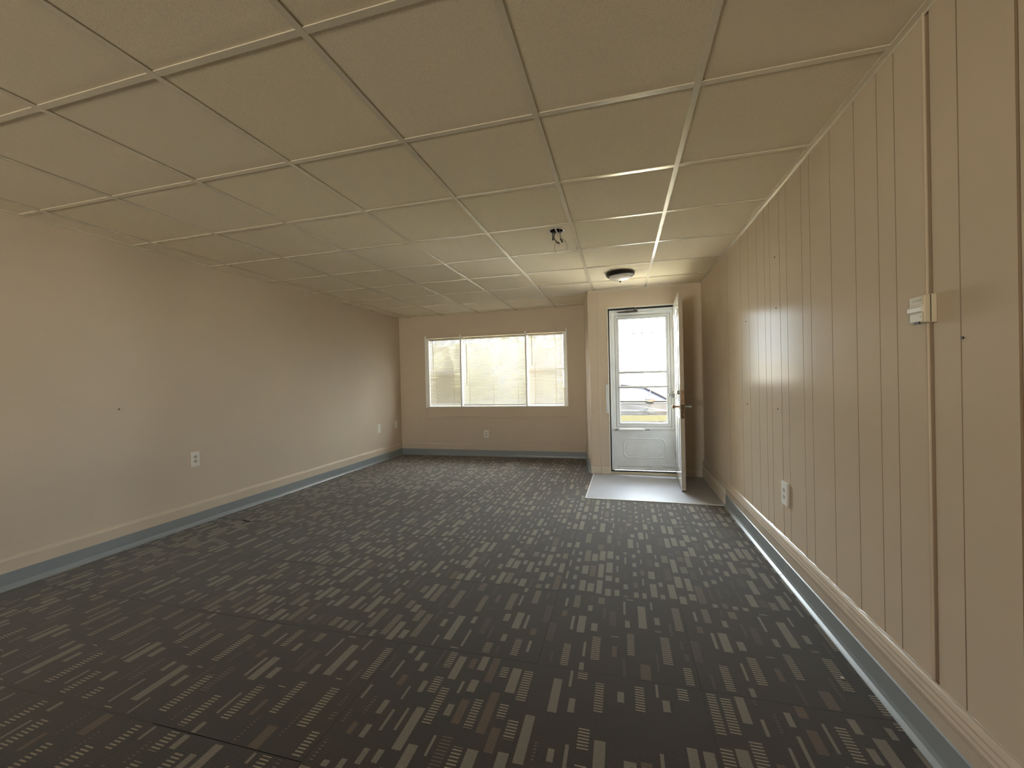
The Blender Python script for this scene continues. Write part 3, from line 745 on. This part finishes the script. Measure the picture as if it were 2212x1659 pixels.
# ------------------------------------------------------------------ wall sensor
se = tag(empty('wall_sensor', (XR, 1.545, 1.365)), 'small ivory plastic sensor box on the panelled right wall batten', 'sensor')
bx('back_plate', (XR-.014, XR-.001, 1.505, 1.569, 1.322, 1.407), M['sensor'], se, .002)
bx('seam_gap', (XR-.0165, XR-.0135, 1.5075, 1.566, 1.325, 1.404), M['slot'], se)
bx('cover', (XR-.034, XR-.016, 1.505, 1.569, 1.322, 1.407), M['sensor'], se, .004)
bx('label_recess', (XR-.0352, XR-.0335, 1.509, 1.560, 1.379, 1.401), M['sensor'], se, .0008)
q = MB()
for i in range(7): q.box(XR-.0358, XR-.0351, 1.516+i*.0050, 1.5195+i*.0050, 1.387, 1.3935)
q.build('embossed_text', M['sensor_dark'], se)
q = MB(); pr_ = []
for i in range(9):
    t = -1+2*i/8; pr_.append((XR-.034-.006*math.sqrt(max(0, 1-abs(t)**4)), 0, 1.3635+.0105*t))
q.prism([(XR-.032, 0, 1.353)]+pr_+[(XR-.032, 0, 1.374)], (0, 1.506, 0), (0, 1.5685, 0)); q.build('lens_band', M['plate'], se, bevel=.001)
bx('front_panel', (XR-.0352, XR-.0335, 1.509, 1.562, 1.327, 1.350), M['sensor'], se, .0008)
bx('dark_slot', (XR-.036, XR-.032, 1.522, 1.546, 1.3195, 1.3265), M['black'], se)
q = MB(); q.lathe((XR-.0360, 1.518, 1.340), [(.0018, 0), (.0018, .001)], 10, 'X'); q.build('indicator', M['sensor_dark'], se)

# ------------------------------------------------------------------ ceiling lamp
LC = Vector((.008, 4.395, H))
la = tag(empty('ceiling_lamp', LC), 'dark bronze flush dome light with frosted bowl by the entry', 'ceiling lamp')
q = MB(); q.lathe(LC, [(.131, 0), (.144, -.004), (.146, -.012), (.142, -.018), (.143, -.024), (.132, -.036), (.116, -.039), (.110, -.030)], 48); q.build('pan', M['bronze'], la, smooth=True)
q = MB(); pf = []
for i in range(14):
    t = i/13*PI/2; pf.append((.112*math.cos(t)+.0005, -.032-.054*math.sin(t)))
q.lathe(LC, pf, 48); q.build('glass_bowl', M['alabaster'], la, smooth=True)
q = MB(); q.lathe(LC, [(.010, -.083), (.013, -.086), (.009, -.090), (.006, -.092), (.007, -.096), (.002, -.100)], 20); q.build('finial', M['bronze'], la, smooth=True)

# ------------------------------------------------------------------ open junction box with loose wires
jb2 = tag(empty('junction_box', (HC.x, HC.y, H)), 'open round ceiling junction box with loose dangling wires', 'junction box')
q = MB(); q.lathe((HC.x, HC.y, 0), [(.050, H+.075), (.050, H+.006)], 32, caps=False)
q.lathe((HC.x, HC.y, 0), [(.0505, H+.075), (.001, H+.076)], 32, caps=False); q.build('box_shell', M['hole'], jb2, smooth=True)
q = MB(); q.lathe((HC.x, HC.y, 0), [(.049, H+.010), (.049, H+.002), (.060, H+.001), (.062, H+.004), (.058, H+.0065), (.049, H+.0075)], 40, caps=False); q.build('rim', M['steel'], jb2, smooth=True)
q = MB(); q.box(HC.x-.008, HC.x+.004, HC.y-.048, HC.y+.048, H+.004, H+.007); q.build('crossbar', M['nickel'], jb2)
def wires(pts, r, m, name='wire'):
    pts = [Vector(p) for p in pts]; out = []
    for i in range(len(pts)-1):
        p0 = pts[max(i-1, 0)]; p1 = pts[i]; p2 = pts[i+1]; p3 = pts[min(i+2, len(pts)-1)]
        for k in range(6):
            t = k/6; out.append(.5*((2*p1)+(p2-p0)*t+(2*p0-5*p1+4*p2-p3)*t*t+(3*p1-p0-3*p2+p3)*t**3))
    out.append(pts[-1]); q = MB(); q.tube(out, r, 8); return q.build(name, m, jb2, smooth=True)
yw = 3.0
wires([(-.452, yw+.01, H+.05), (-.455, yw, 2.254), (-.458, yw-.004, 2.217), (-.441, yw, 2.193), (-.425, yw, 2.181)], .0042, M['wire'])
wires([(-.470, yw+.01, H+.04), (-.469, yw+.006, 2.241), (-.468, yw+.006, 2.215)], .0035, M['wire'])
wires([(-.418, yw, H+.04), (-.413, yw, 2.238), (-.410, yw, 2.208)], .0032, M['wire_thin'])
wires([(-.435, yw, 2.187), (-.443, yw, 2.186), (-.455, yw+.004, 2.160), (-.452, yw+.004, 2.128), (-.440, yw+.004, 2.103)], .0014, M['wire_thin'])
wires([(-.406, yw, 2.206), (-.400, yw, 2.209), (-.377, yw-.004, 2.186), (-.366, yw-.004, 2.156), (-.366, yw-.004, 2.121)], .0014, M['wire_thin'])
for a, b in (((-.443, yw, 2.191), (-.418, yw, 2.174)), ((-.411, yw, 2.209), (-.396, yw, 2.181)), ((-.468, yw+.006, 2.222), (-.468, yw+.006, 2.205))):
    q = MB(); q.tube([a, (Vector(a)*.3+Vector(b)*.7), b], [.0045, .0058, .0048], 10); q.build('wire_nut', M['wire'], jb2)

# ------------------------------------------------------------------ nails left in the walls
def nail(c, n, r, label, group=None):
    n = Vector(n); c = Vector(c)
    q = MB(); q.tube([c-n*.002, c+n*.003, c+n*.0045], [r*.8, r, r*.9], 10); o = q.build('nail', M['slot'], origin=c)
    tag(o, label, 'nail', group)
nail((XL, 2.165, 1.035), (1, 0, 0), .0058, 'lone nail in the left wall above the nearest outlet')
nail((-3.241, Y2, .537), (0, -1, 0), .0055, 'nail in the far wall below the left corner of the window')
for y, z, lb in ((2.816, 1.889, 'highest nail in the panelled right wall beside the dark seam'), (2.807, 1.579, 'nail beside the dark seam of the right wall, second from top'),
                 (3.425, 1.582, 'upper nail of the pair farther along the panelled right wall'), (3.432, .964, 'lower nail of the pair farther along the panelled right wall'),
                 (2.809, .969, 'lowest nail beside the dark seam of the panelled right wall'), (1.412, 1.265, 'nail in the right wall on the near side of the sensor box')):
    nail((XR, y, z), (-1, 0, 0), .0042, lb, 'nails in the panelled right wall')

# ------------------------------------------------------------------ outside: lawn, car, and walk and walls added for the light
ZG = -.28
bx('added_exterior_wall', (-12, XL-.15, Y2+.02, Y2+.16, ZG, 3.1), M['siding'], kind='structure')  # house front added so the car reflects brick instead of bright sky
bx('added_exterior_wall', (XR+.15, 12, Y1+.0, Y1+.14, ZG, 3.1), M['siding'], kind='structure')
bx('added_exterior_wall', (-12, 12, Y1+.0, Y1+.14, ZT+.15, 3.1), M['siding'], kind='structure')
q = MB(); q.box(-14, 16, Y1+.15, 22, ZG-.3, ZG)
tag(q.build('lawn', M['grass']), 'dry yellowish lawn outside the storm door', 'lawn', kind='structure')
bx('porch', (-.36, 1.5, Y1+.14, Y1+1.3, ZG, -.08), M['concrete'], kind='structure')
bx('bounce_walkway', (-12, 12, Y2+.25, Y2+1.0, ZG, ZG+.02), M['concrete'], kind='structure')  # pale unseen strip added to bounce daylight up to the ceiling
bx('added_driveway', (-8, 12, 7.9, 14.5, ZG, ZG+.02), M['concrete'], kind='structure')  # added paving, helps balance the daylight

def car(x_tip, y_near):
    """x_tip: foot of the windscreen; the car faces +X, its near side is at y_near."""
    e = tag(empty('car', (x_tip-1.0, y_near+.9, ZG+.02)), 'silver car parked outside, seen through the storm door', 'car')
    g = ZG+.02; X = lambda x: x_tip+x; W = 1.78
    # lower body section outline (x, h) with wheel arches, facing +x
    def arch(cx, r, n=9): return [(cx-r*math.cos(PI*i/n), .30+r*math.sin(PI*i/n)) for i in range(n+1)]
    low = [(-3.30, .30), (-3.34, .62), (-3.22, .95), (-2.75, 1.00), (-1.0, .985), (0.0, .975), (.55, .90), (1.02, .78), (1.16, .62), (1.18, .32), (1.05, .22)]
    low += list(reversed(arch(.55, .35))) + list(reversed(arch(-2.25, .35))) + [(-3.1, .22)]
    rows = [(0.00, .0), (.05, .0), (.5, .0), (W-.05, 0), (W, 0)]
    def side_y(h, k):     # shoulder bulge
        return 0.06*abs((h-.62)/.42)**2
    q = MB(); n = len(low)
    for f in (0, 1):
        for x, h in low:
            dy = side_y(h, 0); y = y_near+dy if f == 0 else y_near+W-dy
            q.v.append(Vector((X(x), y, g+h)))
    for i in range(n):
        j = (i+1) % n; q.f.append((i, j, n+j, n+i)); q.mi.append(0)
    q.f.append(tuple(range(n))); q.f.append(tuple(n+i for i in reversed(range(n)))); q.mi += [0, 0]
    q.build('body', M['car'], e, bevel=.03)
    # character line swage and sill
    q = MB()
    q.prism([(X(-3.1), y_near+.012, g+.86), (X(.35), y_near+.012, g+.80), (X(.35), y_near-.008, g+.785), (X(-3.1), y_near-.010, g+.845)], (0, 0, 0), (0, 0, -.012)); q.build('body_crease', M['car'], e)
    q = MB(); q.prism([(X(-1.85), y_near-.012, g+.715), (X(-1.85), y_near+.10, g+.28), (X(-1.85), y_near+.20, g+.28), (X(-1.85), y_near+.10, g+.72)], (0, 0, 0), (2.0, 0, 0)); q.build('door_sill', M['car'], e, bevel=.004)
    # greenhouse
    gh = [(-2.75, 1.00), (-2.05, 1.29), (-1.65, 1.335), (-1.05, 1.335), (-.50, 1.265), (.02, .985)]
    q = MB(); n = len(gh)
    for f in (0, 1):
        for x, h in gh:
            ins = .05+.20*(h-.98)/.36; y = y_near+ins if f == 0 else y_near+W-ins
            q.v.append(Vector((X(x), y, g+h)))
    for i in range(n-1): q.f.append((i, i+1, n+i+1, n+i)); q.mi.append(0)
    q.f.append(tuple(range(n))); q.f.append(tuple(n+i for i in reversed(range(n)))); q.mi += [0, 0]
    q.build('windows', M['car_glass'], e)
    def inset(x, h, f=0, out=.006):
        ins = .05+.20*(h-.98)/.36-out; return Vector((X(x), y_near+ins if f == 0 else y_near+W-ins, g+h))
    q = MB()
    for f in (0, 1):
        q.tube([inset(x, h, f) for x, h in [(.02, .985), (-.50, 1.262), (-1.05, 1.33), (-1.65, 1.33), (-2.05, 1.285), (-2.75, 1.0)]], .028, 8)
    q.build('roof_pillars', M['car_pillar'], e, smooth=True)
    q = MB(); a = [inset(x, h, 0, -.02)+Vector((0, 0, .018)) for x, h in gh[1:5]]; b = [inset(x, h, 1, -.02)+Vector((0, 0, .018)) for x, h in gh[1:5]]
    for i in range(3): q.quad(a[i], a[i+1], b[i+1], b[i])
    q.build('roof_panel', M['car'], e)
    q = MB(); q.tube([inset(-.98, 1.33), inset(-.95, .99)], .03, 8); q.build('window_divider', M['car_pillar'], e)
    q = MB(); q.tube([inset(-.38, 1.18), inset(-.42, .99)], .014, 8); q.build('window_divider', M['car_pillar'], e)
    q = MB(); q.tube([inset(.0, .988)+Vector((0, -.01, 0)), inset(-2.7, 1.0)+Vector((0, -.01, 0))], .014, 8); q.build('belt_moulding', M['car_trim'], e)
    # mirror
    mq = MB(); cc = Vector((X(-.40), y_near-.075, g+1.025))
    pf = [(0.001, -.095), (.036, -.085), (.052, -.04), (.054, .03), (.036, .085), (.001, .098)]
    seg = 16; n0 = len(mq.v)
    for r_, h_ in pf:
        for i in range(seg):
            t = 2*PI*i/seg; mq.v.append(cc+Vector((h_, r_*math.cos(t)*.9, r_*math.sin(t)*1.0)))
    for k in range(len(pf)-1):
        for i in range(seg):
            j = (i+1) % seg; mq.f.append((n0+k*seg+i, n0+k*seg+j, n0+(k+1)*seg+j, n0+(k+1)*seg+i)); mq.mi.append(0)
    mir = mq.build('side_mirror', M['car'], e, smooth=True)
    q = MB(); q.box(cc.x-.005, cc.x+.080, cc.y-.062, cc.y-.02, cc.z-.034, cc.z-.002); q.build('red_reflection', M['lens_glint_red'], mir, bevel=.008)  # red block stands in for a reflection on the mirror
    q = MB(); q.tube([cc+Vector((.02, .04, -.03)), Vector((X(-.36), y_near+.05, g+.98))], .02, 8); q.build('mirror_arm', M['car_trim'], mir)
    for hx in (-1.20, -.12-1.95):
        q = MB(); q.tube([(X(hx), y_near-.005, g+.86), (X(hx+.02), y_near-.03, g+.862), (X(hx+.16), y_near-.03, g+.862), (X(hx+.18), y_near-.005, g+.86)], .012, 8); q.build('door_handle', M['car_pillar'], e, smooth=True)
    for wx in (.55, -2.25):
        for y in (y_near+.04, y_near+W-.24):
            q = MB(); q.lathe((X(wx), y, g+.31), [(.20, 0), (.29, .0), (.31, .02), (.31, .18), (.29, .2), (.20, .2)], 28, 'Y'); ty = q.build('wheel', M['tyre'], e, smooth=True)
            q = MB(); q.lathe((X(wx), y-.004, g+.31), [(.195, 0), (.20, .01), (.06, .03), (.05, .01), (.001, .008)], 28, 'Y'); q.build('hub', M['rim'], ty, smooth=True)
    for y in (y_near+.08, y_near+W-.40):
        bx('headlight', (X(.98), X(1.13), y, y+.32, g+.64, g+.76), M['rim'], e, .02)
    for a, b in ((.04, .30), (W-.30, W-.04)): bx('tail_light', (X(-3.35), X(-3.20), y_near+a, y_near+b, g+.74, g+.88), M['lens_glint_red'], e, .02)
car(.93, 8.42)
rg = random.Random(9); q = MB(); N = 90; Mz = 10      # added row of shrubs, dims what shows between the blind slats
def hz(i, j, y): return (-12+10.9*i/N, y, ZG-.05+2.28*j/Mz)
for side, yb in ((0, 7.25), (1, 7.95)):
    for j in range(Mz+1):
        for i in range(N+1):
            x, y, z = hz(i, j, yb); e = 0 if i in (0, N) else 1
            q.v.append(Vector((x+rg.uniform(-.05, .05)*e, y+rg.uniform(-.10, .10), z+rg.uniform(-.09, .09)*(j > 0))))
K = (N+1)*(Mz+1)
for o in (0, K):
    for j in range(Mz):
        for i in range(N):
            a = o+j*(N+1)+i; q.f.append((a, a+1, a+N+2, a+N+1)); q.mi.append(0)
for i in range(N):
    a = Mz*(N+1)+i; q.f.append((a, a+1, K+a+1, K+a)); q.mi.append(0)
for j in range(Mz):
    for c in (0, N):
        a = j*(N+1)+c; q.f.append((a, a+N+1, K+a+N+1, K+a)); q.mi.append(0)
q.build('added_hedge', M['added_hedge'], kind='structure')

# crumb of white plaster on the carpet near the right wall
q = MB(); rr = random.Random(4); cc = Vector((.798, 1.84, .004))
for a in range(7):
    for b in range(5):
        t = 2*PI*a/7; p_ = PI*b/4; r_ = .0045*rr.uniform(.7, 1.2)
        q.v.append(cc+Vector((r_*math.cos(t)*math.sin(p_)*1.5, r_*math.sin(t)*math.sin(p_), r_*math.cos(p_)*.7)))
for a in range(7):
    for b in range(4):
        c_ = (a+1) % 7; q.f.append((a*5+b, a*5+b+1, c_*5+b+1, c_*5+b)); q.mi.append(0)
tag(q.build('plaster_crumb', M['plate'], origin=cc), 'tiny white crumb lying on the carpet near the right baseboard', 'crumb')

# ------------------------------------------------------------------ names of the setting
LAB = {'floor': ('dark brown carpet tiles with tan dashes and ribbed blocks', 'floor'), 'wall_left': ('long smooth beige wall on the left', 'wall'),
 'wall_right': ('beige wall of vertical grooved panelling on the right', 'wall'), 'wall_front': ('far beige wall around the wide window', 'wall'),
 'wall_side': ('narrow angled return wall between far wall and entry wall', 'wall'), 'wall_entry': ('beige entry wall around the storm door', 'wall'),
 'wall_back': ('back wall behind the camera', 'wall'), 'ceiling': ('suspended ceiling of cream panels in a metal grid', 'ceiling'),
 'baseboard_left': ('beige baseboard with grey vinyl cove along the left wall', 'baseboard'), 'baseboard_front': ('beige baseboard with grey vinyl cove under the window', 'baseboard'),
 'baseboard_side': ('short light baseboard on the narrow angled return wall', 'baseboard'), 'baseboard_entry': ('low cream baseboard beside the storm door', 'baseboard'),
 'baseboard_right': ('moulded glossy baseboard with grey cove along the panelled wall', 'baseboard'), 'floor.002': ('pale vinyl flooring square in front of the storm door', 'floor'),
 'trim_1': ('white edging strip around the entry vinyl', 'trim'), 'trim_2': ('thin vertical strip on the wall left of the storm door', 'trim'),
 'trim_3': ('vertical bead above and below the ivory sensor box', 'trim'), 'trim_4': ('glossy vertical bead in the corner behind the open door', 'trim'),
 'trim_5': ('pale corner bead where the angled wall meets the entry wall', 'trim')}
for n_, (a_, b_) in LAB.items():
    o_ = bpy.data.objects.get(n_)
    if o_ is not None and o_.parent is None: o_['label'] = a_; o_['category'] = b_
